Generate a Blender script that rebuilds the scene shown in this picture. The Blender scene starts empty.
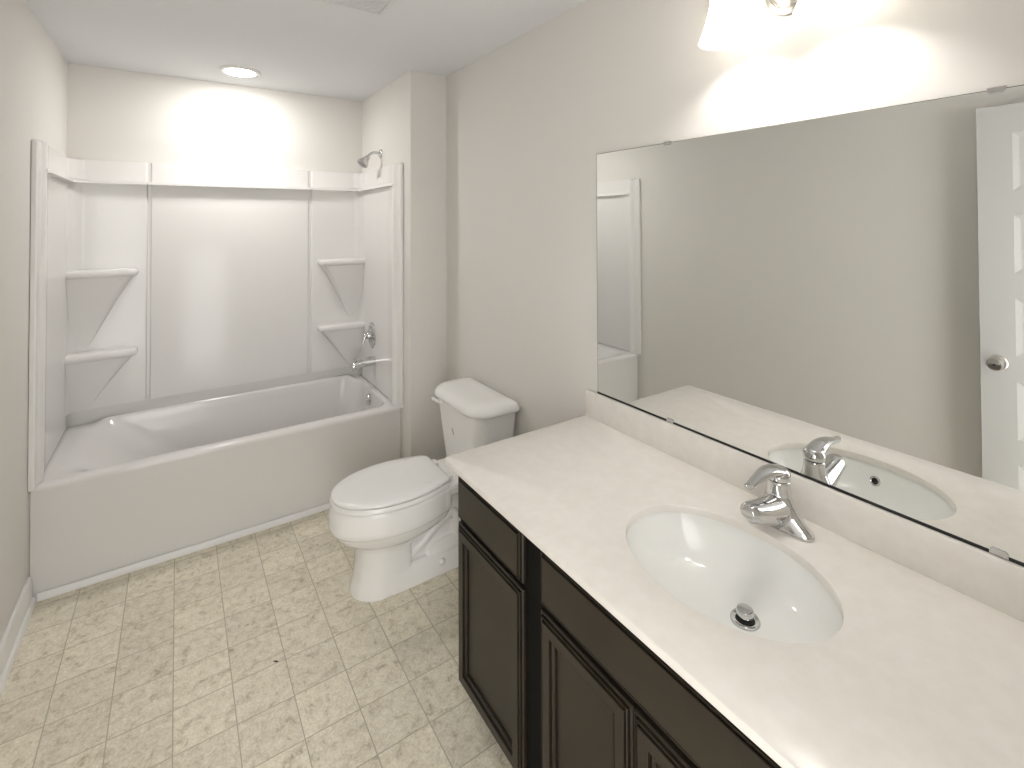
import bpy, bmesh, math, random
from mathutils import Vector, Matrix
PI = math.pi
random.seed(4)
S = bpy.context.scene
COL = S.collection

# ------------------------------------------------------------------ camera
cam_data = bpy.data.cameras.new('camera')
cam = bpy.data.objects.new('camera', cam_data)
COL.objects.link(cam)
YAW, PITCH, ROLL = math.radians(34.0135), math.radians(0.8609), math.radians(-0.2137)
fw = Vector((math.sin(YAW)*math.cos(PITCH), math.cos(YAW)*math.cos(PITCH), math.sin(PITCH)))
rt = Vector((math.cos(YAW), -math.sin(YAW), 0.0))
up = rt.cross(fw)
r2 = rt*math.cos(ROLL) + up*math.sin(ROLL)
u2 = up*math.cos(ROLL) - rt*math.sin(ROLL)
cam.matrix_world = Matrix(((r2.x, u2.x, -fw.x, 0.5025), (r2.y, u2.y, -fw.y, -2.8358), (r2.z, u2.z, -fw.z, 1.5685), (0, 0, 0, 1)))
cam_data.sensor_width = 36.0
cam_data.lens = 495.84/1024*36.0
cam_data.shift_x = (512-512.43)/1024
cam_data.shift_y = (213.54-384)/1024
cam_data.clip_start = 0.02
S.camera = cam

# ------------------------------------------------------------------ world, exposure
world = bpy.data.worlds.new('world')
S.world = world
world.use_nodes = True
bgn = world.node_tree.nodes['Background']
bgn.inputs[0].default_value = (1.0, 0.985, 0.97, 1)
bgn.inputs[1].default_value = 4.9          # unseen daylight fill, added through the open doorway behind the camera
S.view_settings.view_transform = 'Standard'
S.view_settings.look = 'None'
S.view_settings.exposure = 0.12
S.view_settings.gamma = 1.0
S.view_settings.use_curve_mapping = False
BULB = 235.0          # emission of each vanity bulb
ALCOVE = 142.0         # emission of the recessed light's diffuser

# ------------------------------------------------------------------ room measures (metres)
W, D, H = 1.8378, 0.754, 2.4413
A, YW = 1.611, -0.148
YF = -2.935
ZC, XC, YV = 0.8142, 1.2118, -1.386
HT = 0.469

# ------------------------------------------------------------------ materials
def mat(name, col, rough=0.5, metal=0.0, coat=0.0, spec=0.5):
    m = bpy.data.materials.new(name); m.use_nodes = True
    b = m.node_tree.nodes['Principled BSDF']
    b.inputs['Base Color'].default_value = (*col, 1)
    b.inputs['Roughness'].default_value = rough
    b.inputs['Metallic'].default_value = metal
    b.inputs['Coat Weight'].default_value = coat
    b.inputs['Specular IOR Level'].default_value = spec
    return m

def nd(m, kind, **kw):
    n = m.node_tree.nodes.new(kind)
    for k, v in kw.items(): setattr(n, k, v)
    return n

def lk(m, a, b): m.node_tree.links.new(a, b)

def bump_noise(m, scale, strength, dist=0.002, detail=4):
    b = m.node_tree.nodes['Principled BSDF']
    tc = nd(m, 'ShaderNodeTexCoord'); n = nd(m, 'ShaderNodeTexNoise')
    n.inputs['Scale'].default_value = scale; n.inputs['Detail'].default_value = detail
    bp = nd(m, 'ShaderNodeBump'); bp.inputs['Strength'].default_value = strength; bp.inputs['Distance'].default_value = dist
    lk(m, tc.outputs['Object'], n.inputs['Vector']); lk(m, n.outputs['Fac'], bp.inputs['Height']); lk(m, bp.outputs['Normal'], b.inputs['Normal'])

def mottle(m, c1, c2, scale, lo=0.35, hi=0.65, detail=6):
    b = m.node_tree.nodes['Principled BSDF']
    tc = nd(m, 'ShaderNodeTexCoord'); n = nd(m, 'ShaderNodeTexNoise')
    n.inputs['Scale'].default_value = scale; n.inputs['Detail'].default_value = detail
    r = nd(m, 'ShaderNodeValToRGB')
    r.color_ramp.elements[0].position = lo; r.color_ramp.elements[0].color = (*c1, 1)
    r.color_ramp.elements[1].position = hi; r.color_ramp.elements[1].color = (*c2, 1)
    lk(m, tc.outputs['Object'], n.inputs['Vector']); lk(m, n.outputs['Fac'], r.inputs[0]); lk(m, r.outputs[0], b.inputs['Base Color'])

M = {}
M['wall'] = mat('wall_paint', (0.71, 0.688, 0.652), 0.75, spec=0.3); bump_noise(M['wall'], 260, 0.12, 0.001)
M['ceiling'] = mat('ceiling_paint', (0.75, 0.755, 0.76), 0.9, spec=0.2); bump_noise(M['ceiling'], 160, 0.3, 0.0015)
M['trim'] = mat('trim_paint', (0.80, 0.79, 0.77), 0.35)
M['acrylic'] = mat('surround_acrylic', (0.77, 0.755, 0.735), 0.15, spec=0.3); 
M['tub'] = mat('tub_enamel', (0.72, 0.705, 0.685), 0.14)
M['porcelain'] = mat('porcelain', (0.83, 0.82, 0.795), 0.07)
M['seat'] = mat('seat_plastic', (0.84, 0.83, 0.81), 0.2)
M['counter'] = mat('cultured_marble', (0.80, 0.77, 0.72), 0.22)
mottle(M['counter'], (0.755, 0.72, 0.665), (0.785, 0.755, 0.705), 30)
M['sink'] = mat('sink_china', (0.85, 0.85, 0.825), 0.08)
M['espresso'] = mat('espresso_wood', (0.036, 0.027, 0.019), 0.36, spec=0.4)
mottle(M['espresso'], (0.018, 0.013, 0.008), (0.024, 0.018, 0.011), 6)
M['frame_shade'] = mat('face_frame_shade', (0.004, 0.0035, 0.003), 0.7, spec=0.15)  # near-black face frame: the deep shade between the fronts is put into its colour
M['chrome'] = mat('chrome', (0.66, 0.66, 0.66), 0.06, 1.0)
M['nickel'] = mat('satin_nickel', (0.55, 0.53, 0.50), 0.28, 1.0)
M['mirror'] = mat('mirror_silver', (0.89, 0.90, 0.885), 0.0, 1.0)
M['mirror_edge'] = mat('mirror_edge', (0.05, 0.055, 0.05), 0.3)
M['black'] = mat('dark_hole', (0.01, 0.01, 0.01), 0.6)
M['emblem'] = mat('emblem_grey', (0.42, 0.41, 0.40), 0.5)
M['vent'] = mat('vent_plastic', (0.70, 0.70, 0.69), 0.5)
M['vent_dark'] = mat('vent_recess', (0.30, 0.30, 0.30), 0.8)
M['grey_metal'] = mat('nozzle_plate', (0.35, 0.35, 0.35), 0.4, 0.6)
M['door'] = mat('door_paint', (0.54, 0.535, 0.52), 0.4)
M['debris'] = mat('debris_brown', (0.05, 0.04, 0.02), 0.8)
M['toe'] = mat('toe_kick_black', (0.012, 0.01, 0.008), 0.6)

def emit(name, col, strength):
    m = bpy.data.materials.new(name); m.use_nodes = True
    nt = m.node_tree; nt.nodes.clear()
    o = nt.nodes.new('ShaderNodeOutputMaterial'); e = nt.nodes.new('ShaderNodeEmission')
    e.inputs[0].default_value = (*col, 1); e.inputs[1].default_value = strength
    nt.links.new(e.outputs[0], o.inputs[0])
    return m
M['bulb'] = emit('bulb_glow', (1.0, 0.965, 0.92), BULB)
M['led'] = emit('led_diffuser', (1.0, 0.98, 0.955), ALCOVE)

def glass_shade():
    m = bpy.data.materials.new('frosted_glass'); m.use_nodes = True
    nt = m.node_tree; nt.nodes.clear()
    o = nt.nodes.new('ShaderNodeOutputMaterial')
    d = nt.nodes.new('ShaderNodeBsdfDiffuse'); t = nt.nodes.new('ShaderNodeBsdfTranslucent'); g = nt.nodes.new('ShaderNodeBsdfGlossy')
    d.inputs[0].default_value = (0.9, 0.88, 0.84, 1); t.inputs[0].default_value = (0.95, 0.92, 0.86, 1)
    g.inputs['Roughness'].default_value = 0.15
    a = nt.nodes.new('ShaderNodeMixShader'); a.inputs[0].default_value = 0.5
    b = nt.nodes.new('ShaderNodeMixShader'); b.inputs[0].default_value = 0.05
    nt.links.new(d.outputs[0], a.inputs[1]); nt.links.new(t.outputs[0], a.inputs[2])
    nt.links.new(a.outputs[0], b.inputs[1]); nt.links.new(g.outputs[0], b.inputs[2]); nt.links.new(b.outputs[0], o.inputs[0])
    return m
M['shade'] = glass_shade()

def floor_mat():
    m = mat('vinyl_tile', (0.5, 0.45, 0.35), 0.38, spec=0.4)
    b = m.node_tree.nodes['Principled BSDF']
    T = 0.1666
    geo = nd(m, 'ShaderNodeNewGeometry'); sep = nd(m, 'ShaderNodeSeparateXYZ'); lk(m, geo.outputs['Position'], sep.inputs[0])
    def math_(op, a, v=None, w=None):
        n = nd(m, 'ShaderNodeMath', operation=op)
        if hasattr(a, 'links'): lk(m, a, n.inputs[0])
        else: n.inputs[0].default_value = a
        if v is not None:
            if hasattr(v, 'links'): lk(m, v, n.inputs[1])
            else: n.inputs[1].default_value = v
        return n.outputs[0]
    ux = math_('DIVIDE', math_('ADD', sep.outputs['X'], 10*T+0.002), T)
    uy = math_('DIVIDE', math_('ADD', sep.outputs['Y'], 60*T+0.0495), T)
    fx, fy = math_('FLOOR', ux), math_('FLOOR', uy)
    comb = nd(m, 'ShaderNodeCombineXYZ'); lk(m, fx, comb.inputs[0]); lk(m, fy, comb.inputs[1])
    wn = nd(m, 'ShaderNodeTexWhiteNoise', noise_dimensions='3D'); lk(m, comb.outputs[0], wn.inputs['Vector'])
    # grout distance
    def edge(u):
        f = math_('FRACT', u); g = math_('SUBTRACT', 1.0, f); return math_('MINIMUM', f, g)
    ed = math_('MINIMUM', edge(ux), edge(uy))
    gm = nd(m, 'ShaderNodeMapRange'); gm.inputs['From Min'].default_value = 0.006; gm.inputs['From Max'].default_value = 0.013
    lk(m, ed, gm.inputs['Value'])
    # mottled stone, shifted per tile
    off = nd(m, 'ShaderNodeVectorMath', operation='SCALE'); lk(m, wn.outputs['Color'], off.inputs[0]); off.inputs['Scale'].default_value = 7.0
    add = nd(m, 'ShaderNodeVectorMath', operation='ADD'); lk(m, geo.outputs['Position'], add.inputs[0]); lk(m, off.outputs[0], add.inputs[1])
    n1 = nd(m, 'ShaderNodeTexNoise'); n1.inputs['Scale'].default_value = 30; n1.inputs['Detail'].default_value = 9; n1.inputs['Roughness'].default_value = 0.72; n1.inputs['Distortion'].default_value = 0.6
    lk(m, add.outputs[0], n1.inputs['Vector'])
    r1 = nd(m, 'ShaderNodeValToRGB')
    el = r1.color_ramp.elements
    el[0].position = 0.30; el[0].color = (0.40, 0.355, 0.255, 1)
    el[1].position = 0.62; el[1].color = (0.81, 0.76, 0.63, 1)
    e = el.new(0.45); e.color = (0.70, 0.64, 0.505, 1)
    lk(m, n1.outputs['Fac'], r1.inputs[0])
    n2 = nd(m, 'ShaderNodeTexNoise'); n2.inputs['Scale'].default_value = 150; n2.inputs['Detail'].default_value = 3
    lk(m, add.outputs[0], n2.inputs['Vector'])
    r2_ = nd(m, 'ShaderNodeMapRange'); r2_.inputs['From Min'].default_value = 0.3; r2_.inputs['From Max'].default_value = 0.7
    r2_.inputs['To Min'].default_value = 0.86; r2_.inputs['To Max'].default_value = 1.10; lk(m, n2.outputs['Fac'], r2_.inputs['Value'])
    tone = nd(m, 'ShaderNodeMapRange'); tone.inputs['To Min'].default_value = 0.94; tone.inputs['To Max'].default_value = 1.07
    lk(m, wn.outputs['Value'], tone.inputs['Value'])
    k = math_('MULTIPLY', r2_.outputs[0], tone.outputs[0])
    sc = nd(m, 'ShaderNodeVectorMath', operation='SCALE'); lk(m, r1.outputs[0], sc.inputs[0]); lk(m, k, sc.inputs['Scale'])
    mx = nd(m, 'ShaderNodeMixRGB'); mx.inputs[1].default_value = (0.44, 0.40, 0.30, 1); lk(m, gm.outputs[0], mx.inputs[0]); lk(m, sc.outputs[0], mx.inputs[2])
    lk(m, mx.outputs[0], b.inputs['Base Color'])
    bp = nd(m, 'ShaderNodeBump'); bp.inputs['Strength'].default_value = 0.3; bp.inputs['Distance'].default_value = 0.001
    lk(m, gm.outputs[0], bp.inputs['Height']); lk(m, bp.outputs[0], b.inputs['Normal'])
    return m
M['floor'] = floor_mat()

# ------------------------------------------------------------------ helpers
def obj(name, bm, material, parent=None, at=None, smooth=True, angle=40):
    """one mesh object; geometry is given in world metres"""
    o0 = Vector((0, 0, 0))
    if parent is not None:
        p = parent; 
        while p is not None: o0 += Vector(p.location); p = p.parent
    elif at is not None: o0 = Vector(at)
    bmesh.ops.translate(bm, verts=bm.verts, vec=-o0)
    bmesh.ops.recalc_face_normals(bm, faces=bm.faces)
    me = bpy.data.meshes.new(name)
    bm.to_mesh(me); bm.free()
    mats = material if isinstance(material, (list, tuple)) else [material]
    for mm in mats: me.materials.append(mm)
    if smooth:
        me.polygons.foreach_set('use_smooth', [True]*len(me.polygons))
        me.set_sharp_from_angle(angle=math.radians(angle))
    ob = bpy.data.objects.new(name, me); COL.objects.link(ob)
    if parent is not None: ob.parent = parent
    elif at is not None: ob.location = at
    return ob

def thing(name, loc, label, cat, group=None):
    e = bpy.data.objects.new(name, None); COL.objects.link(e)
    e.empty_display_size = 0.05
    e.location = loc
    return tag(e, label, cat, group)

def tag(o, label, cat, group=None):
    o['label'] = label; o['category'] = cat
    if group: o['group'] = group
    return o

def struct(name, bm, m, parent=None, at=None, **kw):
    o = obj(name, bm, m, parent, at, **kw)
    if parent is None: o['kind'] = 'structure'
    return o

def bake(o):
    """apply the modifiers"""
    bpy.context.view_layer.update()
    dg = bpy.context.evaluated_depsgraph_get()
    me = bpy.data.meshes.new_from_object(o.evaluated_get(dg))
    old = o.data; o.modifiers.clear(); o.data = me
    me.polygons.foreach_set('use_smooth', [True]*len(me.polygons))
    return o

def box(bm, x0, x1, y0, y1, z0, z1, bev=0.0, seg=2):
    r = bmesh.ops.create_cube(bm, size=1.0)
    vs = r['verts']
    for v in vs:
        v.co = Vector((x0+(v.co.x+.5)*(x1-x0), y0+(v.co.y+.5)*(y1-y0), z0+(v.co.z+.5)*(z1-z0)))
    if bev > 0:
        es = list({e for v in vs for e in v.link_edges})
        bmesh.ops.bevel(bm, geom=es, offset=bev, segments=seg, profile=0.5, affect='EDGES')
    return bm

def B(*a, **k): return box(bmesh.new(), *a, **k)

def prism(bm, poly, z0, z1, bev_top=0.0):
    """extrude a plan polygon between two heights"""
    lo = [bm.verts.new((x, y, z0)) for x, y in poly]
    hi = [bm.verts.new((x, y, z1)) for x, y in poly]
    n = len(poly)
    for i in range(n):
        j = (i+1) % n
        bm.faces.new((lo[i], lo[j], hi[j], hi[i]))
    bm.faces.new(lo[::-1]); top = bm.faces.new(hi)
    if bev_top:
        bmesh.ops.bevel(bm, geom=list(top.edges), offset=bev_top, segments=2, profile=0.5, affect='EDGES')
    return bm

def loft(bm, loops, cap0=True, cap1=True):
    rows = [[bm.verts.new(p) for p in lp] for lp in loops]
    for a, b in zip(rows, rows[1:]):
        n = len(a)
        for i in range(n):
            j = (i+1) % n
            bm.faces.new((a[i], a[j], b[j], b[i]))
    if cap0: bm.faces.new(rows[0][::-1])
    if cap1: bm.faces.new(rows[-1])
    return bm

def rr(x0, x1, y0, y1, z, r, k=8):
    """rounded rectangle; r = one radius or (x0y0, x1y0, x1y1, x0y1)"""
    if not isinstance(r, (tuple, list)): r = (r,)*4
    cs = ((x0, y0, PI, 1, 1), (x1, y0, 1.5*PI, -1, 1), (x1, y1, 0, -1, -1), (x0, y1, .5*PI, 1, -1))
    out = []
    for (cx, cy, a0, sx, sy), q in zip(cs, r):
        ox, oy = cx+sx*q, cy+sy*q
        for i in range(k+1):
            a = a0+i/k*PI/2
            out.append((ox+q*math.cos(a), oy+q*math.sin(a), z))
    return out

def lathe(bm, prof, c, axis='z', seg=40, cap0=True, cap1=True, sx=1.0, sy=1.0):
    """prof: (radius, height along axis)"""
    loops = []
    for r, h in prof:
        lp = []
        for i in range(seg):
            a = 2*PI*i/seg; p, q = r*math.cos(a)*sx, r*math.sin(a)*sy
            if axis == 'z': v = (c[0]+p, c[1]+q, c[2]+h)
            elif axis == 'x': v = (c[0]+h, c[1]+p, c[2]+q)
            elif axis == '-x': v = (c[0]-h, c[1]+p, c[2]+q)
            else: v = (c[0]+p, c[1]+h, c[2]+q)
            lp.append(v)
        loops.append(lp)
    return loft(bm, loops, cap0, cap1)

def cat(pts, n=8):
    """Catmull-Rom through the points (any dimension)"""
    P = [tuple(p) for p in pts]; P = [P[0]] + P + [P[-1]]
    out = []
    for i in range(1, len(P)-2):
        for j in range(n):
            t = j/n
            out.append(tuple(0.5*((2*b)+(-a+c)*t+(2*a-5*b+4*c-d)*t*t+(-a+3*b-3*c+d)*t**3) for a, b, c, d in zip(P[i-1], P[i], P[i+1], P[i+2])))
    out.append(P[-2])
    return out

def tube(bm, pts, seg=16, flat=None, n=8, ref=Vector((0, 1, 0))):
    """pts: (x,y,z,r[,r2]) swept with Catmull-Rom; r2 = radius across ref"""
    pts = [p if len(p) == 5 else (*p, p[3]) for p in pts]
    sm = cat(pts, n)
    loops = []
    for i, p in enumerate(sm):
        a = Vector(sm[max(i-1, 0)][:3]); b = Vector(sm[min(i+1, len(sm)-1)][:3])
        t = (b-a).normalized(); s = (ref - t*ref.dot(t)).normalized(); w = t.cross(s)
        c = Vector(p[:3])
        loops.append([c + w*(p[3]*math.cos(2*PI*k/seg)) + s*(p[4]*math.sin(2*PI*k/seg)) for k in range(seg)])
    return loft(bm, loops)

def copy_thing(o):
    c = o.copy(); COL.objects.link(c)
    for ch in list(o.children):
        d = ch.copy(); COL.objects.link(d); d.parent = c
        for g in list(ch.children):
            h = g.copy(); COL.objects.link(h); h.parent = d
    return c

# ------------------------------------------------------------------ room shell
struct('floor', B(-0.1, W+0.1, YF-0.1, D+0.1, -0.1, 0.0), M['floor'])
struct('ceiling', B(-0.1, W+0.1, YF-0.1, D+0.1, H, H+0.1), M['ceiling'])
struct('wall_left', B(-0.1, 0.0, YF-0.1, D+0.1, 0.0, H), M['wall'])
struct('wall_right', B(W, W+0.1, YF-0.1, D+0.1, 0.0, H), M['wall'])
struct('wall_back', B(0.0, W, D, D+0.1, 0.0, H), M['wall'])
struct('wall_wing', B(A, W, YW, D, 0.0, H), M['wall'])
bm = bmesh.new()                                    # wall behind the camera, with the open doorway
box(bm, 0.0, 0.085, YF-0.1, YF, 0, H); box(bm, 0.875, W, YF-0.1, YF, 0, H); box(bm, 0.085, 0.875, YF-0.1, YF, 2.10, H)
struct('wall_front', bm, M['wall'])

def baseboard(name, poly, axis, a, b, flip=1, base=0.0):
    """poly: (out, z) profile swept along an axis"""
    bm = bmesh.new()
    def P(o, z, t):
        return (base+flip*o, t, z) if axis == 'y' else (t, base+flip*o, z)
    loft(bm, [[P(o, z, a) for o, z in poly], [P(o, z, b) for o, z in poly]])
    return struct(name, bm, M['trim'], angle=25)
BP = [(0, 0), (0.026, 0), (0.026, 0.012), (0.022, 0.022), (0.014, 0.026), (0.014, 0.088), (0.011, 0.096), (0.011, 0.104), (0.006, 0.114), (0, 0.114)]
baseboard('baseboard_left', BP, 'y', YF+0.02, -0.014, 1, 0.0)
baseboard('baseboard_right', BP, 'y', YV-0.025, YW-0.027, -1, W)
baseboard('baseboard_wing', BP, 'x', A+0.004, W, -1, YW)
TP = [(0, 0), (0.012, 0), (0.012, 0.008), (0.008, 0.022), (0.003, 0.028), (0, 0.028)]
baseboard('trim_1', TP, 'x', 0.027, A-0.003, -1, 0.0)

# ------------------------------------------------------------------ bathtub
X0, X1 = 0.0, A
tub = thing('bathtub', (0.8, 0.37, 0), 'white alcove bathtub with plain front apron across the far end of the room', 'bathtub')
bm = bmesh.new()
K = 14
def tl(x0, x1, y0, y1, z, r, raise_=0.0):
    lp = rr(x0, x1, y0, y1, z, r, K)
    if raise_:
        q = []
        for x, y, zz in lp:
            t = max(0, min(1, (y-0.55)/0.14)); s = max(0, min(1, (x-0.10)/0.10))*max(0, min(1, (1.545-x)/0.05))
            q.append((x, y, zz+raise_*t*t*(3-2*t)*s*s*(3-2*s)))
        lp = q
    return lp
loops = [
    tl(X0+.0008, X1-.001, 0.004, D-.004, 0.0, .002),
    tl(X0+.0008, X1-.001, 0.004, D-.004, 0.435, .002),
    tl(X0+.0008, X1-.001, 0.000, D-.004, 0.447, .003),
    tl(X0+.003, X1-.004, 0.001, D-.005, 0.460, .004),
    tl(X0+.014, X1-.014, 0.010, D-.012, 0.469, .010),
    tl(X0+.035, X1-.030, 0.030, D-.030, 0.470, .045, .016),
    tl(0.062, 1.568, 0.050, 0.708, 0.470, .075, .03),
    tl(0.078, 1.565, 0.056, 0.702, 0.4695, .09, .03),
    tl(0.100, 1.561, 0.062, 0.695, 0.466, .105, .03),
    tl(0.130, 1.557, 0.068, 0.689, 0.455, .12, .026),
    tl(0.180, 1.553, 0.074, 0.684, 0.430, .13, .014),
    tl(0.245, 1.548, 0.082, 0.676, 0.390, .14),
    tl(0.310, 1.540, 0.096, 0.660, 0.330, .14),
    tl(0.370, 1.531, 0.104, 0.650, 0.265, .14),
    tl(0.425, 1.518, 0.115, 0.638, 0.200, .14),
    tl(0.475, 1.495, 0.135, 0.618, 0.150, .14),
    tl(0.530, 1.460, 0.165, 0.590, 0.122, .13),
    tl(0.600, 1.400, 0.210, 0.545, 0.112, .11),
]
loft(bm, loops, True, True)
shell = obj('tub_shell', bm, M['tub'], tub, angle=85)
# upstand flange under the surround panels
bm = bmesh.new()
prism(bm, [(0.004, 0.7305), (1.607, 0.7305), (1.607, 0.752), (0.004, 0.752)], HT-0.004, 0.575)
obj('flange', bm, M['tub'], tub)
bm = bmesh.new()
lathe(bm, [(0.036, 0.0), (0.037, 0.006), (0.035, 0.011), (0.028, 0.014), (0.0265, 0.012), (0.010, 0.012)], (1.5478, 0.405, 0.402), '-x', 36)
ov = obj('overflow_plate', bm, M['chrome'], tub, angle=30)
bm = bmesh.new(); lathe(bm, [(0.006, 0.0), (0.006, 0.006), (0.004, 0.008)], (1.5365, 0.405, 0.402), '-x', 16)
obj('screw', bm, M['nickel'], ov)
bm = bmesh.new(); lathe(bm, [(0.034, 0.0), (0.033, 0.004), (0.024, 0.004), (0.022, 0.001)], (1.36, 0.38, 0.1125), 'z', 32)
obj('drain', bm, M['chrome'], tub)

# ------------------------------------------------------------------ shower surround
sur = thing('shower_surround', (0.8, D, 0.5), 'glossy white three-piece shower surround with corner shelves above the bathtub', 'shower surround')
ZB, ZT = 0.548, 1.914
def arc(cx, cy, r, a0, a1, n=8): return [(cx+r*math.cos(a0+(a1-a0)*i/n), cy+r*math.sin(a0+(a1-a0)*i/n)) for i in range(n+1)]
def side_plan():
    p = [(0.002, -0.042), (0.017, -0.042), (0.0195, -0.039), (0.020, -0.035), (0.020, 0.010), (0.023, 0.022), (0.033, 0.036), (0.036, 0.046), (0.034, 0.06), (0.024, 0.12), (0.018, 0.20), (0.016, 0.655)]
    p += arc(0.016+0.066, 0.655, 0.066, PI, PI/2, 9)
    p += [(0.345, 0.7215), (0.352, 0.7225), (0.357, 0.730), (0.357, 0.752), (0.002, 0.752)]
    return p
def ledge_plan():
    p = [(0.010, 0.030), (0.038, 0.042), (0.048, 0.075), (0.046, 0.62)]
    p += arc(0.046+0.07, 0.62, 0.07, PI, PI/2, 9)
    p += [(0.357, 0.690), (0.357, 0.73), (0.010, 0.73)]
    return p
def mir(poly): return [(A-x, y) for x, y in poly][::-1]
def shelf_bm(zt, zlow, side):
    """corner shelf with its tapering bracket; built for the left corner, mirrored for the right"""
    bm = bmesh.new()
    f = (lambda x: x) if side == 0 else (lambda x: A-x)
    # plate: loops going down
    def lp(ins, z, back=0.726):
        x1 = 0.318-ins; y0 = 0.632+ins*0.8
        pts = [(0.012, y0)]
        pts += [(x1-0.045+0.045*math.sin(a), y0+0.045-0.045*math.cos(a)) for a in [i/8*PI/2 for i in range(9)]]
        pts += [(x1, back), (0.012, back)]
        return [(f(x), y, z) for x, y in pts]
    h = 0.044
    loops = [lp(0.022, zt), lp(0.010, zt-0.002), lp(0.003, zt-0.008), lp(0.0, zt-0.017), lp(0.0, zt-0.027), lp(0.003, zt-0.036), lp(0.010, zt-0.042), lp(0.020, zt-h)]
    # bracket: shrinks towards the corner
    n = 8
    for i in range(1, n+1):
        t = i/n
        x1 = 0.300-(0.300-0.10)*t**0.9; y0 = 0.645+(0.722-0.645)*t**0.85
        rr_ = max(0.004, 0.045*(1-t)); z = (zt-h)-(zt-h-zlow)*t
        rr_ = min(rr_, 0.726-y0-0.001) if 0.726-y0 > 0.006 else 0.002
        pts = [(0.012, y0)]
        pts += [(x1-rr_+rr_*math.sin(a), y0+rr_-rr_*math.cos(a)) for a in [j/8*PI/2 for j in range(9)]]
        pts += [(x1, 0.726), (0.012, 0.726)]
        loops.append([(f(x), y, z) for x, y in pts])
    loft(bm, loops)
    return bm
for s in (0, 1):
    bm = bmesh.new()
    poly = side_plan() if s == 0 else mir(side_plan())
    prism(bm, poly, ZB, ZT, 0.004)
    low = [(0.002, -0.042), (0.017, -0.042), (0.0195, -0.039), (0.020, -0.035), (0.020, 0.010), (0.023, 0.022), (0.033, 0.036), (0.036, 0.046), (0.034, 0.06), (0.024, 0.12), (0.018, 0.20), (0.016, 0.70), (0.002, 0.70)]
    prism(bm, low if s == 0 else mir(low), 0.472, ZB+0.002)
    sp = obj('side_panel', bm, M['acrylic'], sur, angle=35)
    sp['label'] = ('left' if s == 0 else 'right') + ' side panel with wrapped corner'
    bm = bmesh.new()
    prism(bm, ledge_plan() if s == 0 else mir(ledge_plan()), 1.784, 1.802, 0.004)
    obj('ledge', bm, M['acrylic'], sp, angle=35)
    for zt, zl in ((1.312, 0.885), (0.866, 0.55)):
        obj('shelf', shelf_bm(zt, zl, s), M['acrylic'], sp, angle=35)
bm = bmesh.new()
prism(bm, [(0.358, 0.752), (0.358, 0.732), (0.372, 0.732), (0.377, 0.7255), (0.384, 0.724), (1.227, 0.724), (1.234, 0.7255), (1.239, 0.732), (1.253, 0.732), (1.253, 0.752)], ZB, ZT, 0.003)
bp = obj('back_panel', bm, M['acrylic'], sur, angle=35)
bm = bmesh.new()
prism(bm, [(0.358, 0.73), (0.358, 0.690), (1.253, 0.690), (1.253, 0.73)], 1.784, 1.802, 0.004)
obj('ledge', bm, M['acrylic'], bp, angle=35)

# ------------------------------------------------------------------ shower fittings on the wing wall
sh = thing('shower', (A, 0.40, 2.02), 'chrome shower head on a curved arm high on the right alcove wall', 'shower head')
y = 0.354
bm = bmesh.new(); lathe(bm, [(0.031, 0.0), (0.031, 0.003), (0.026, 0.009), (0.012, 0.013)], (A, y, 2.014), '-x', 32); obj('flange', bm, M['chrome'], sh)
bm = bmesh.new(); tube(bm, [(A-0.008, y, 2.014, .0095), (A-0.03, y, 2.020, .0095), (A-0.055, y, 2.017, .0095), (A-0.075, y, 2.003, .0095), (A-0.088, y, 1.988, .0095)], 14); obj('arm', bm, M['chrome'], sh)
d = Vector((-0.62, -0.10, -0.78)).normalized()
p0 = Vector((A-0.085, y, 1.991))
def cone(p0, d, prof, seg=32):
    s = d.cross(Vector((0, 1, 0.1))).normalized(); w = d.cross(s)
    return loft(bmesh.new(), [[p0+d*h+s*(r*math.cos(2*PI*i/seg))+w*(r*math.sin(2*PI*i/seg)) for i in range(seg)] for r, h in prof])
hd = obj('head', cone(p0, d, [(.011, -.004), (.016, .0), (.017, .012), (.016, .016), (.021, .026), (.034, .050), (.038, .060), (.038, .067), (.0355, .070), (.033, .068)]), M['chrome'], sh, angle=30)
obj('spray_face', cone(p0, d, [(.033, .0675), (.029, .071), (.012, .072)]), M['grey_metal'], hd)

SX = A-0.0155       # face of the right side panel
sv = thing('shower_valve', (SX, 0.47, 0.80), 'chrome single lever shower valve with oval plate on the right surround panel', 'shower valve')
yv, zv = 0.475, 0.803
bm = bmesh.new(); lathe(bm, [(0.070, 0.0), (0.071, 0.004), (0.066, 0.010), (0.055, 0.013), (0.052, 0.011), (0.030, 0.013)], (SX, yv, zv), '-x', 48, sx=0.98, sy=1.22); obj('escutcheon', bm, M['chrome'], sv, angle=30)
bm = bmesh.new(); lathe(bm, [(0.027, 0.010), (0.026, 0.026), (0.023, 0.040), (0.018, 0.046), (0.008, 0.049)], (SX, yv, zv), '-x', 32); hb = obj('hub', bm, M['chrome'], sv)
bm = bmesh.new(); tube(bm, [(SX-0.030, yv, zv+0.006, .013, .014), (SX-0.048, yv-.002, zv+0.004, .014, .015), (SX-0.060, yv-.006, zv-0.014, .011, .014), (SX-0.066, yv-.010, zv-0.036, .009, .013), (SX-0.073, yv-.013, zv-0.054, .005, .009)], 16); obj('lever', bm, M['chrome'], sv)
ts = thing('tub_spout', (SX, 0.46, 0.65), 'chrome tub filler spout with lift knob below the shower valve', 'tub spout')
ys, zs = 0.43, 0.642
bm = bmesh.new()
tube(bm, [(SX, ys, zs, .030, .029), (SX-0.05, ys, zs-.001, .029, .028), (SX-0.10, ys, zs-.006, .026, .026), (SX-0.135, ys, zs-.014, .0235, .0245), (SX-0.152, ys, zs-.022, .016, .020), (SX-0.157, ys, zs-.026, .005, .008)], 24)
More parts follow.
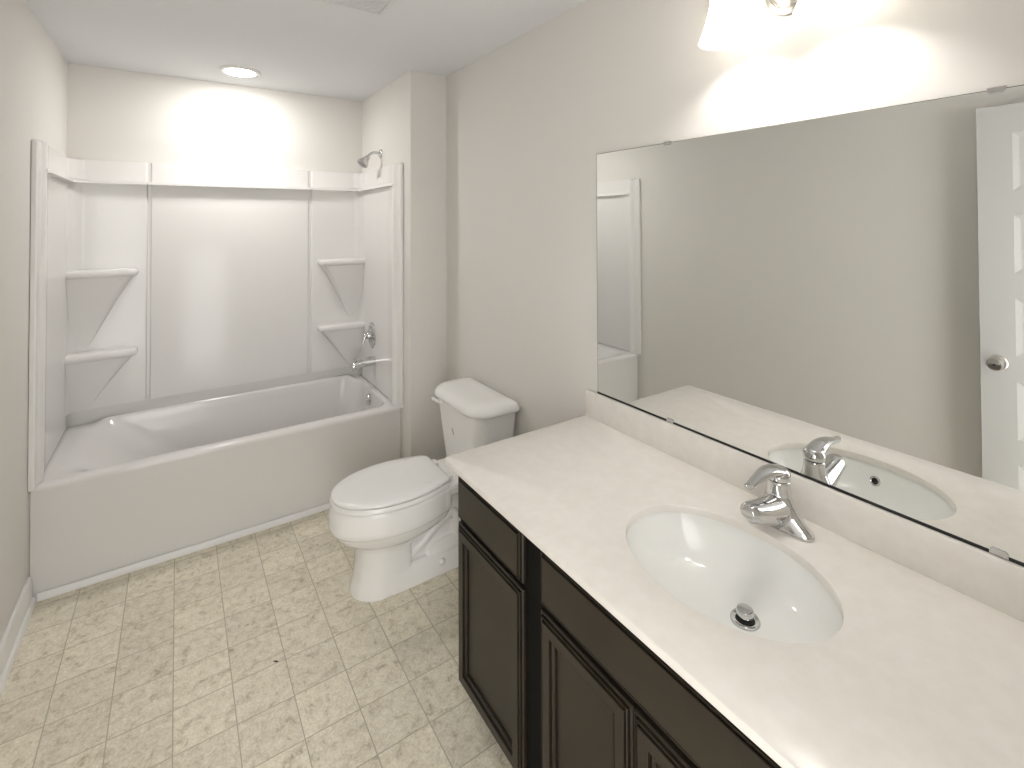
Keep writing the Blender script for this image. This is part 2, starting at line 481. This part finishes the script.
lathe(bm, [(.0175, 0.0), (.0185, .010), (.017, .03)], (SX-0.132, ys, zs-.044), 'z', 24)
obj('spout_body', bm, M['chrome'], ts, angle=60)
bm = bmesh.new(); lathe(bm, [(.004, 0), (.004, .012), (.0085, .014), (.0095, .020), (.007, .025), (.002, .026)], (SX-0.128, ys, zs+.006), 'z', 20); obj('diverter_knob', bm, M['chrome'], ts)

# ------------------------------------------------------------------ toilet (faces the left wall)
TY = -0.70
to = thing('toilet', (1.42, TY, 0), 'white two-piece toilet with closed lid between the bathtub and the vanity', 'toilet')
def egg(xf, xr, b, z, br=None, n=48, xc=None, rc=0.05):
    """plan outline of a bowl: front tip xf, rear xr, half width b, rear half width br"""
    br = b*0.72 if br is None else br
    xc = xf+0.55*(xr-xf) if xc is None else xc
    half = []
    for i in range(n//2+1):                       # front tip -> widest
        a = i/(n//2)*PI/2
        half.append((xc-(xc-xf)*math.cos(a), b*math.sin(a)**0.92))
    m = n//4
    for i in range(1, m+1):                       # widest -> rear corner
        t = i/m; x = xc+(xr-rc-xc)*t
        half.append((x, b-(b-br)*t*t*0.8))
    yb = half[-1][1]
    for i in range(1, 7):
        a = i/6*PI/2
        half.append((xr-rc+rc*math.sin(a), yb-rc*(1-math.cos(a))))
    top = [(x, TY+y_, z) for x, y_ in half]; bot = [(x, TY-y_, z) for x, y_ in half[1:]][::-1]
    return top+bot
bm = bmesh.new()
secs = [(1.112, 1.35, .112, 0.0, 1), (1.117, 1.35, .110, .02, 1), (1.127, 1.35, .105, .06, 1), (1.135, 1.35, .103, .12, 1), (1.136, 1.35, .104, .175, 1), (1.134, 1.36, .106, .190, 1),
        (1.118, 1.44, .122, .210, 0), (1.090, 1.50, .142, .226, 0), (1.064, 1.52, .158, .246, 0), (1.048, 1.53, .168, .266, 0), (1.041, 1.53, .172, .280, 0), (1.030, 1.54, .179, .288, 0),
        (1.025, 1.54, .182, .305, 0), (1.028, 1.54, .181, .345, 0), (1.036, 1.54, .179, .375, 0), (1.044, 1.53, .174, .386, 0), (1.08, 1.50, .14, .387, 0)]
loft(bm, [egg(a, b_, c, z, n=48, br=c*.97 if k else None, rc=.02 if k else .05) for a, b_, c, z, k in secs])
# base plinth, rear pedestal, deck under the tank
loft(bm, [rr(1.25, 1.755, TY-.113, TY+.113, 0.0, .02), rr(1.25, 1.755, TY-.111, TY+.111, .03, .02), rr(1.25, 1.75, TY-.104, TY+.104, .075, .02), rr(1.26, 1.74, TY-.088, TY+.088, .092, .02)])
loft(bm, [rr(1.28, 1.70, TY-.075, TY+.075, .05, .05), rr(1.30, 1.70, TY-.066, TY+.066, .18, .05), rr(1.32, 1.74, TY-.07, TY+.07, .30, .05), rr(1.34, 1.80, TY-.10, TY+.10, .345, .04)])
loft(bm, [rr(1.40, 1.80, TY-.105, TY+.105, .325, .03), rr(1.40, 1.812, TY-.128, TY+.128, .345, .03), rr(1.40, 1.815, TY-.132, TY+.132, .372, .03), rr(1.41, 1.81, TY-.126, TY+.126, .385, .03)])
for s in (-1, 1):
    yy = TY+s*.070
    tube(bm, [(1.33, yy, .112, .022, .018), (1.395, yy, .142, .022, .022), (1.445, yy, .182, .022, .024), (1.50, yy, .222, .022, .024), (1.548, yy, .236, .022, .024), (1.572, yy, .205, .022, .024), (1.575, yy, .15, .02, .022), (1.57, yy, .10, .02, .022)], 16)
    tube(bm, [(1.425, yy, .092, .006, .006), (1.445, yy, .094, .028, .026), (1.49, yy, .098, .036, .033), (1.55, yy, .104, .036, .034), (1.62, yy, .106, .03, .03), (1.66, yy, .106, .01, .01)], 16)
bowl = obj('bowl', bm, M['porcelain'], to)
rm = bowl.modifiers.new('remesh', 'REMESH'); rm.mode = 'VOXEL'; rm.voxel_size = 0.0035; rm.use_smooth_shade = True
sm = bowl.modifiers.new('smooth', 'SMOOTH'); sm.factor = 0.6; sm.iterations = 4
bake(bowl)
for s in (-1, 1):
    bm = bmesh.new(); lathe(bm, [(.015, -.006), (.015, .004), (.013, .010), (.008, .014), (.002, .0155)], (1.487, TY+s*.1035, 0.0), 'z', 24)
    bmesh.ops.rotate(bm, verts=bm.verts, cent=(1.487, TY+s*.1035, 0), matrix=Matrix.Rotation(-s*math.radians(62), 3, 'X')); bmesh.ops.translate(bm, verts=bm.verts, vec=(0, 0, .052))
    obj('bolt_cap', bm, M['seat'], to)
bm = bmesh.new(); e = dict(n=64, br=.138, rc=.04)
loft(bm, [egg(1.040, 1.518, .180, .389, **e), egg(1.033, 1.522, .1835, .393, **e), egg(1.033, 1.522, .1835, .402, **e), egg(1.040, 1.518, .179, .4085, **e), egg(1.06, 1.50, .165, .4095, **e)])
seat = obj('seat', bm, M['seat'], to)
bm = bmesh.new(); e = dict(n=64, br=.132, rc=.035)
loft(bm, [egg(1.047, 1.516, .176, .4105, **e), egg(1.038, 1.520, .180, .413, **e), egg(1.036, 1.521, .181, .418, **e), egg(1.040, 1.518, .178, .4235, **e), egg(1.055, 1.508, .168, .4275, **e), egg(1.12, 1.47, .12, .4305, **e), egg(1.22, 1.40, .05, .4315, **e)])
lid = obj('lid', bm, M['seat'], to, angle=60)
for s in (-1, 1):
    bm = B(1.512, 1.548, TY+s*.075-.022, TY+s*.075+.022, .386, .413, .006, 3)
    obj('hinge', bm, M['seat'], to)
# tank
bm = bmesh.new()
def tk(z, t): return rr(1.628-.026*t, 1.815+.003*t, TY-.180-.042*t, TY+.180+.042*t, z, (.055+.01*t, .02, .02, .055+.01*t))
loft(bm, [rr(1.65, 1.80, TY-.15, TY+.15, .383, .04), tk(.388, 0), tk(.41, .05), tk(.50, .40), tk(.60, .74), tk(.69, 1.0)])
tank = obj('tank', bm, M['porcelain'], to, angle=50)
bm = bmesh.new()
def tlid(z, i): return rr(1.578+i, 1.829-i*.8, TY-.247+i, TY+.247-i, z, (max(.01, .105-i), .03, .03, max(.01, .105-i)), 10)
loft(bm, [tlid(.6885, .010), tlid(.690, .003), tlid(.695, 0), tlid(.705, 0), tlid(.716, .004), tlid(.726, .013), tlid(.733, .028), tlid(.738, .05), tlid(.741, .09)])
obj('tank_lid', bm, M['porcelain'], to, angle=60)
bm = bmesh.new()
lathe(bm, [(.013, -.004), (.013, .008), (.009, .012), (.009, .018)], (1.606, TY+.150, .665), '-x', 20)
tube(bm, [(1.590, TY+.140, .665, .007, .006), (1.586, TY+.160, .666, .008, .006), (1.584, TY+.172, .667, .009, .006), (1.580, TY+.186, .669, .010, .006), (1.577, TY+.194, .670, .004, .003)], 14, ref=Vector((1, 0, 0)))
fl = obj('flush_lever', bm, M['seat'], to); fl['label'] = 'white flush lever'
bm = bmesh.new()                                    # small illegible maker's mark on the front of the tank
for k, (dy, dz, r) in enumerate(((.012, .012, .0045), (.004, .004, .005), (-.006, -.006, .005), (-.014, -.014, .0035))):
    n = 12; pts = [(1.6113-.0006*k, TY+.03+.75*(dy+r*math.cos(2*PI*i/n)), .552+.6*(dz+r*1.5*math.sin(2*PI*i/n)), .0012) for i in range(n)]
    tube(bm, pts, 6, n=2, ref=Vector((1, 0, 0)))
obj('emblem', bm, M['emblem'], to)['label'] = 'small grey maker mark'

# ------------------------------------------------------------------ vanity cabinet
XF, XFR = 1.249, 1.268            # front faces / face frame
Y0, Y1 = -2.895, -1.396
va = thing('vanity_cabinet', (1.54, -2.155, 0), 'dark espresso vanity cabinet with panelled doors under the pale countertop', 'cabinet')
bm = bmesh.new()
box(bm, XFR, W-.004, Y1-.016, Y1, 0.098, .794); box(bm, XFR+.07, W-.004, Y1-.016, Y1, 0.0, .098)                    # left end panel
box(bm, XFR, W-.004, Y0, Y0+.016, 0.098, .794); box(bm, XFR+.07, W-.004, Y0, Y0+.016, 0.0, .098)
box(bm, XFR+.02, W-.004, Y0+.016, Y1-.016, .10, .116)           # bottom
box(bm, W-.012, W-.004, Y0+.016, Y1-.016, .116, .794)           # back
obj('carcass', bm, M['espresso'], va, smooth=False)
bm = bmesh.new()
for ya, yb in ((Y1-.045, Y1), (-1.840, -1.750), (-2.525, -2.445), (Y0, Y0+.045)): box(bm, XFR, XFR+.019, ya, yb, .095, .794)
for za, zb in ((.095, .135), (.585, .628), (.748, .794)): box(bm, XFR+.0003, XFR+.0187, Y0+.01, Y1-.01, za, zb)
obj('face_frame', bm, M['frame_shade'], va, smooth=False)
bm = B(XFR+.07, XFR+.085, Y0+.016, Y1-.016, 0, .10); obj('toe_kick', bm, M['toe'], va, smooth=False)

def front_loops(y0, y1, z0, z1, seq):
    return [[(x, y0+i, z0+i), (x, y1-i, z0+i), (x, y1-i, z1-i), (x, y0+i, z1-i)] for i, x in seq]
EDGE = [(0, XFR-.0005), (0, XFR-.008), (.0025, XFR-.0115), (.0045, XFR-.0115), (.005, XFR-.005), (.0085, XFR-.005), (.009, XFR-.0145), (.0105, XFR-.016), (.0115, XFR-.016), (.012, XFR-.009), (.0155, XFR-.009), (.016, XFR-.018), (.0175, XF)]
def slab(y0, y1, z0, z1):
    bm = bmesh.new(); loft(bm, front_loops(y0, y1, z0, z1, EDGE)); return bm
def panel_door(y0, y1, z0, z1):
    bm = bmesh.new()
    loft(bm, front_loops(y0, y1, z0, z1, EDGE+[(.041, XF), (.042, XF+.0012), (.0425, XF+.013), (.0475, XF+.013), (.048, XF+.005), (.0505, XF+.005), (.0535, XF+.0095), (.054, XF+.0165), (.059, XF+.0165), (.060, XF+.014)]))
    return bm
for y0, y1 in ((-1.760, -1.399), (-2.880, -2.515)):
    obj('drawer_front', slab(y0, y1, .616, .757), M['espresso'], va, smooth=False)
    obj('door', panel_door(y0, y1, .098, .600), M['espresso'], va, smooth=False)
obj('false_front', slab(-2.455, -1.836, .616, .757), M['espresso'], va, smooth=False)
for y0, y1 in ((-2.1365, -1.836), (-2.455, -2.1405)):
    obj('door', panel_door(y0, y1, .098, .600), M['espresso'], va, smooth=False)

# ------------------------------------------------------------------ countertop with sink cut-out
SCX, SCY, SA, SB = 1.507, -2.172, .173, .2315
ct = thing('countertop', (1.52, -2.155, .795), 'cream cultured marble countertop with low backsplash on the dark vanity', 'countertop')
bm = bmesh.new()
n = 96
cx0, cx1, cy0, cy1 = XC, W-.002, YF+.002, YV
def outer(ins, z):
    """rectangle with a rounded front-left corner, sampled by direction from the sink's centre"""
    out = []
    x0, x1, y0, y1 = cx0+ins, cx1, cy0, cy1-ins
    r = .012
    for i in range(n):
        a = 2*PI*i/n; dx, dy = math.cos(a), math.sin(a)
        out.append([SCX, SCY, dx, dy])
    res = []
    for X, Y, dx, dy in out:
        t = min([(x1-X)/dx if dx > 1e-9 else 1e9, (x0-X)/dx if dx < -1e-9 else 1e9, (y1-Y)/dy if dy > 1e-9 else 1e9, (y0-Y)/dy if dy < -1e-9 else 1e9])
        res.append([X+dx*t, Y+dy*t])
    # snap nearest samples onto the corners, round the free corner
    for cx, cy in ((x0, y0), (x1, y0), (x1, y1)):
        k = min(range(n), key=lambda i: (res[i][0]-cx)**2+(res[i][1]-cy)**2); res[k] = [cx, cy]
    k = min(range(n), key=lambda i: (res[i][0]-x0)**2+(res[i][1]-y1)**2)
    for j, (px, py) in zip((-2, -1, 0, 1, 2), ((x0+r, y1), (x0+r*.617, y1-r*.076), (x0+r*.293, y1-r*.293), (x0+r*.076, y1-r*.617), (x0, y1-r))):
        res[(k+j) % n] = [px, py]
    return [(x, y, z) for x, y in res]
def hole(g, z): return [(SCX+(SA+g)*math.cos(2*PI*i/n), SCY+(SB+g)*math.sin(2*PI*i/n), z) for i in range(n)]
loft(bm, [hole(0, ZC-.0195), hole(0, ZC-.004), hole(.0015, ZC-.001), hole(.004, ZC), outer(.004, ZC), outer(.001, ZC-.0015), outer(0, ZC-.004), outer(0, ZC-.017), outer(.002, ZC-.0195), hole(0, ZC-.0195)], False, False)
bmesh.ops.remove_doubles(bm, verts=bm.verts, dist=1e-5)
obj('slab', bm, M['counter'], ct, angle=35)
obj('backsplash', B(W-.0205, W-.002, cy0, YV-.001, ZC-.0005, .9115, .0025, 2), M['counter'], ct, angle=35)

sk = thing('sink', (1.53, -2.18, .66), 'white oval undermount sink in the cream countertop', 'sink')
def so(g, f, z, ox=0.0): return [(SCX+ox+(SA+g)*f*math.cos(2*PI*i/n), SCY+(SB+g)*f*math.sin(2*PI*i/n), z) for i in range(n)]
ZU = ZC-.0197
bm = bmesh.new()
inn = [so(.004, 1, ZU), so(.003, .988, ZU-.012), so(.002, .962, ZU-.032), so(0, .92, ZU-.053, .002), so(0, .85, ZU-.074, .005), so(0, .74, ZU-.091, .010), so(0, .58, ZU-.101, .017), so(0, .40, ZU-.1075, .022), so(0, .22, ZU-.1105, .030), so(0, .13, ZU-.112, .034)]
out_ = [so(.004, .14, ZU-.122, .034), so(.014, .60, ZU-.112, .017), so(.014, .86, ZU-.086, .005), so(.014, .96, ZU-.05), so(.014, 1, ZU-.02), so(.022, 1, ZU-.012), so(.022, 1, ZU), so(.004, 1, ZU)]
loft(bm, inn[::-1]+out_[::-1], False, False)
loft(bm, [so(.0, .13, ZU-.112, .034), so(.004, .14, ZU-.122, .034)], True, True)
bmesh.ops.remove_doubles(bm, verts=bm.verts, dist=1e-5)
obj('basin', bm, M['sink'], sk, angle=60)
DX, DY, DZ = SCX+.040, SCY-.030, ZU-.1085
bm = bmesh.new(); lathe(bm, [(.012, -.004), (.0195, .0005), (.023, .003), (.029, .0035), (.031, .001), (.031, -.004)], (DX, DY, DZ), 'z', 40); obj('drain_flange', bm, M['chrome'], sk)
bm = bmesh.new(); lathe(bm, [(.0185, -.004), (.0185, .0022)], (DX, DY, DZ), 'z', 24); obj('drain_hole', bm, M['black'], sk)
bm = bmesh.new(); lathe(bm, [(.0105, -.003), (.0105, .011), (.0178, .0115), (.0186, .015), (.0182, .0205), (.0165, .0230), (.012, .0235)], (DX, DY, DZ), 'z', 32); obj('stopper', bm, M['chrome'], sk, angle=30)
# overflow ring on the front wall of the bowl
def on_bowl(ang, k):
    a = ang; return Vector((SCX+SA*.94*math.cos(a), SCY+SB*.94*math.sin(a), ZU-.045))
oc = on_bowl(PI, 0)+Vector((.002, 0, 0)); od = Vector((.93, 0, .37)).normalized()
obj('overflow_ring', cone(oc, od, [(.0145, -.006), (.0145, .002), (.012, .004), (.0095, .003), (.0085, -.001)], 28), M['chrome'], sk)
obj('overflow_hole', cone(oc, od, [(.0088, -.004), (.0088, .0012)], 20), M['black'], sk)

# ------------------------------------------------------------------ faucet
FX, FY = 1.742, -2.176
fa = thing('faucet', (FX, FY, ZC), 'chrome single lever basin faucet standing behind the sink', 'faucet')
bm = bmesh.new()
def stad(a, b, z, p=2.4, ox=0): return [(FX+ox+math.copysign(abs(math.cos(2*PI*i/48))**(2/p)*a, math.cos(2*PI*i/48)), FY+math.copysign(abs(math.sin(2*PI*i/48))**(2/p)*b, math.sin(2*PI*i/48)), z) for i in range(48)]
loft(bm, [stad(.029, .082, ZC+.0003), stad(.029, .082, ZC+.005), stad(.0275, .080, ZC+.011), stad(.026, .072, ZC+.018, 2.2), stad(.025, .060, ZC+.028, 2.1), stad(.0255, .048, ZC+.042, 2), stad(.026, .038, ZC+.058, 2), stad(.026, .029, ZC+.078, 2), stad(.026, .026, ZC+.098, 2), stad(.0255, .0255, ZC+.112, 2)])
tube(bm, [(FX+.004, FY, ZC+.040, .038, .038), (FX-.035, FY, ZC+.047, .034, .035), (FX-.075, FY, ZC+.058, .028, .031), (FX-.110, FY, ZC+.068, .023, .027), (FX-.130, FY, ZC+.073, .020, .024), (FX-.142, FY, ZC+.075, .012, .016)], 24)
lathe(bm, [(.0115, 0), (.0125, .003), (.0125, .022)], (FX-.114, FY, ZC+.0475), 'z', 24)
fb = obj('body', bm, M['chrome'], fa)
rm = fb.modifiers.new('remesh', 'REMESH'); rm.mode = 'VOXEL'; rm.voxel_size = 0.0016; rm.use_smooth_shade = True
sm = fb.modifiers.new('smooth', 'SMOOTH'); sm.factor = 0.6; sm.iterations = 14
bake(fb)
bm = bmesh.new(); lathe(bm, [(.0115, 0), (.0115, .004), (.0085, .005), (.0085, .002)], (FX-.114, FY, ZC+.0455), 'z', 24); obj('aerator', bm, M['nickel'], fa)
bm = bmesh.new()
lathe(bm, [(.026, .1135), (.0275, .116), (.0275, .124), (.0255, .133), (.020, .140), (.011, .144), (.002, .1455)], (FX-.001, FY, ZC), 'z', 36)
tube(bm, [(FX+.012, FY, ZC+.124, .014, .022), (FX-.012, FY, ZC+.136, .0135, .0225), (FX-.040, FY, ZC+.143, .012, .0205), (FX-.070, FY, ZC+.143, .010, .0175), (FX-.100, FY, ZC+.138, .008, .0145), (FX-.124, FY, ZC+.133, .0062, .012), (FX-.138, FY, ZC+.134, .005, .010), (FX-.145, FY, ZC+.137, .002, .005)], 20)
fh = obj('lever', bm, M['chrome'], fa)
rm = fh.modifiers.new('remesh', 'REMESH'); rm.mode = 'VOXEL'; rm.voxel_size = 0.0014; rm.use_smooth_shade = True
sm = fh.modifiers.new('smooth', 'SMOOTH'); sm.factor = 0.6; sm.iterations = 8
bake(fh)

# ------------------------------------------------------------------ mirror and clips
MY0, MY1, MZ0, MZ1 = -2.88, -1.442, .9170, 1.8238
mi = thing('mirror', (W, (MY0+MY1)/2, MZ0), 'large frameless wall mirror above the backsplash', 'mirror')
obj('backing', B(W-.0055, W-.0008, MY0, MY1, MZ0, MZ1), M['mirror_edge'], mi, smooth=False)  # dark border left around the glass paints the bevel's dark reflection
obj('bottom_gap_shade', B(W-.0075, W-.0008, MY0, MY1, .9118, MZ0+.0012), M['black'], mi, smooth=False)  # black strip painting the shaded gap between mirror and backsplash
bm = B(W-.0062, W-.0055, MY0+.0018, MY1-.0022, MZ0, MZ1-.0015); obj('glass', bm, M['mirror'], mi, smooth=False)
clip_lab = [('chrome mirror clip on the top edge near the mirror\'s far left corner', -1.776, 1), ('chrome mirror clip on the top edge above the door\'s reflection', -2.565, 1),
            ('chrome mirror clip on the bottom edge below the reflected counter corner', -1.778, 0), ('chrome mirror clip on the bottom edge right of the reflected sink', -2.556, 0)]
def clip_bm(top):
    bm = bmesh.new()
    poly = [(-.014, .004), (.014, .004), (.014, -.004), (.010, -.0085), (-.010, -.0085), (-.014, -.004)]
    if not top: poly = [(a, -b) for a, b in poly][::-1]
    z = MZ1 if top else MZ0
    loft(bm, [[(x, a*s, z+b*s) for a, b in poly] for x, s in ((W-.0005, 1), (W-.0085, 1), (W-.0098, .85))])
    return bm
src = {}
for lab, yy, top in clip_lab:
    if top not in src:
        o = obj('mirror_clip', clip_bm(top), M['chrome'], smooth=False); src[top] = o
    else:
        o = src[top].copy(); COL.objects.link(o)
    o.location = (0, yy, 0); tag(o, lab, 'mirror clip', 'mirror clips')

# ------------------------------------------------------------------ vanity light
VX, VY, VZ = W-.118, -2.188, 2.03
vl = thing('vanity_light', (W, VY, 2.17), 'two-bulb vanity light with frosted bell shades above the mirror', 'wall lamp')
bm = bmesh.new()
lathe(bm, [(.066, 0), (.068, .004), (.064, .010), (.052, .014), (.049, .012), (.040, .020), (.020, .026), (.006, .027)], (W, -2.172, 2.182), '-x', 48, sx=1.0, sy=1.12)
obj('backplate', bm, M['nickel'], vl, angle=30)
for k, yy in enumerate((VY+.126, VY-.126)):
    sgn = 1 if k == 0 else -1
    bm = bmesh.new()
    tube(bm, [(W-.02, VY+sgn*.012, 2.20, .006), (W-.07, VY+sgn*.03, 2.235, .006), (VX, VY+sgn*.07, 2.27, .006), (VX, VY+sgn*.105, 2.278, .006), (VX, yy, 2.262, .006), (VX, yy, 2.228, .006)], 12)
    obj('arm', bm, M['nickel'], vl)
    bm = bmesh.new(); lathe(bm, [(.010, .205), (.020, .196), (.024, .180), (.024, .158), (.016, .155)], (VX, yy, 2.026), 'z', 28); obj('socket', bm, M['nickel'], vl)
    bm = bmesh.new()
    prof = cat([(.0715, .022), (.0665, .034), (.058, .056), (.049, .086), (.0415, .120), (.037, .150), (.030, .164)], 5)
    lathe(bm, prof, (VX, yy, 2.026), 'z', 48, False, False)
    so_ = obj('shade', bm, M['shade'], vl, angle=80)
    bm = bmesh.new(); bmesh.ops.create_uvsphere(bm, u_segments=20, v_segments=12, radius=.027)
    bmesh.ops.translate(bm, verts=bm.verts, vec=(VX, yy, 2.118)); obj('bulb', bm, M['bulb'], vl)

# ------------------------------------------------------------------ recessed light and ceiling vent
RX, RY = .796, .408
rl = thing('recessed_light', (RX, RY, H), 'round flush ceiling light glowing over the bathtub', 'ceiling light')
bm = bmesh.new()
lathe(bm, [(.106, 0.0), (.1055, -.004), (.102, -.008), (.092, -.0105), (.080, -.0105), (.079, -.001)], (RX, RY, H), 'z', 64, True, True); obj('trim_ring', bm, M['trim'], rl)
bm = bmesh.new(); lathe(bm, [(.079, -.009), (.070, -.0135), (.050, -.0165), (.02, -.018), (.004, -.018)], (RX, RY, H), 'z', 64, False, True); obj('diffuser', bm, M['led'], rl)
vt = thing('ceiling_vent', (1.06, -.97, H), 'white square exhaust vent grille on the ceiling', 'vent')
vx0, vx1, vy0, vy1 = .905, 1.213, -1.125, -.815
bm = bmesh.new()
o_, i_ = (vx0, vx1, vy0, vy1), (vx0+.024, vx1-.024, vy0+.024, vy1-.024)
loft(bm, [rr(*o_, H, .006, 3), rr(*o_, H-.006, .006, 3), rr(o_[0]+.006, o_[1]-.006, o_[2]+.006, o_[3]-.006, H-.014, .006, 3), rr(*i_, H-.014, .004, 3), rr(*i_, H-.004, .004, 3)], True, True)
obj('frame', bm, M['vent'], vt, angle=25)
bm = bmesh.new()
for k in range(17):
    yy = i_[2]+.008+k*(i_[3]-i_[2]-.016)/16
    box(bm, i_[0], i_[1], yy-.003, yy+.003, H-.012, H-.0045)
obj('grille', bm, M['vent'], vt, smooth=False)
# ------------------------------------------------------------------ open door against the left wall (seen in the mirror)
DXF = 0.112
bm = bmesh.new()
y0, y1, z0, z1 = -2.925, -2.143, .012, 2.076
def ring(x, ins): return [(x, y0+ins, z0+ins), (x, y1-ins, z0+ins), (x, y1-ins, z1-ins), (x, y0+ins, z1-ins)]
P_ = (.972-.849+.0)           # rail height
ops = []
zt = 1.951
for k in range(5): ops.append((zt-.257-k*.3645, zt-k*.3645))
py0, py1 = y0+.118, y1-.118
# stiles and rails at full thickness, panels recessed on the room side
box(bm, DXF-.035, DXF, y0, py0, z0, z1); box(bm, DXF-.035, DXF, py1, y1, z0, z1)
edges_z = [z1]+[v for a, b in ops for v in (b, a)]+[z0]
for i in range(0, len(edges_z), 2): box(bm, DXF-.035, DXF, py0, py1, edges_z[i+1], edges_z[i])
for a, b in ops:
    loft(bm, [[(x, py0+i, a+i), (x, py1-i, a+i), (x, py1-i, b-i), (x, py0+i, b-i)] for i, x in ((0, DXF-.0002), (.020, DXF-.005), (.028, DXF-.0055), (.040, DXF-.0055), (.058, DXF-.003))], False, True)
    box(bm, DXF-.034, DXF-.0105, py0, py1, a, b)
dr = struct('door_1', bm, M['door'], None, (DXF, y0, 0), smooth=False)
kz, ky = .927, -2.203
bm = bmesh.new(); lathe(bm, [(.033, 0.0), (.033, .004), (.028, .008), (.012, .010), (.011, .030), (.020, .036), (.0275, .046), (.028, .056), (.024, .064), (.012, .067), (.004, .067)], (DXF, ky, kz), 'x', 36)
kn = obj('door_knob', bm, M['nickel'], dr)
bm = bmesh.new(); lathe(bm, [(.0035, .066), (.0035, .070), (.002, .0705)], (DXF, ky, kz), 'x', 14); obj('lock_button', bm, M['black'], kn)
obj('latch_plate', B(DXF-.030, DXF-.006, y1-.0005, y1+.0015, kz-.028, kz+.028), M['nickel'], dr)

# ------------------------------------------------------------------ speck on the floor
bm = bmesh.new()
tube(bm, [(.793, -.870, .0015, .001), (.798, -.873, .002, .0018), (.803, -.878, .002, .0024), (.808, -.879, .0015, .001)], 8, ref=Vector((0, 0, 1)))
tag(obj('crumb', bm, M['debris'], None, (.80, -.876, 0)), 'tiny dark crumb lying on the vinyl floor tiles', 'crumb')
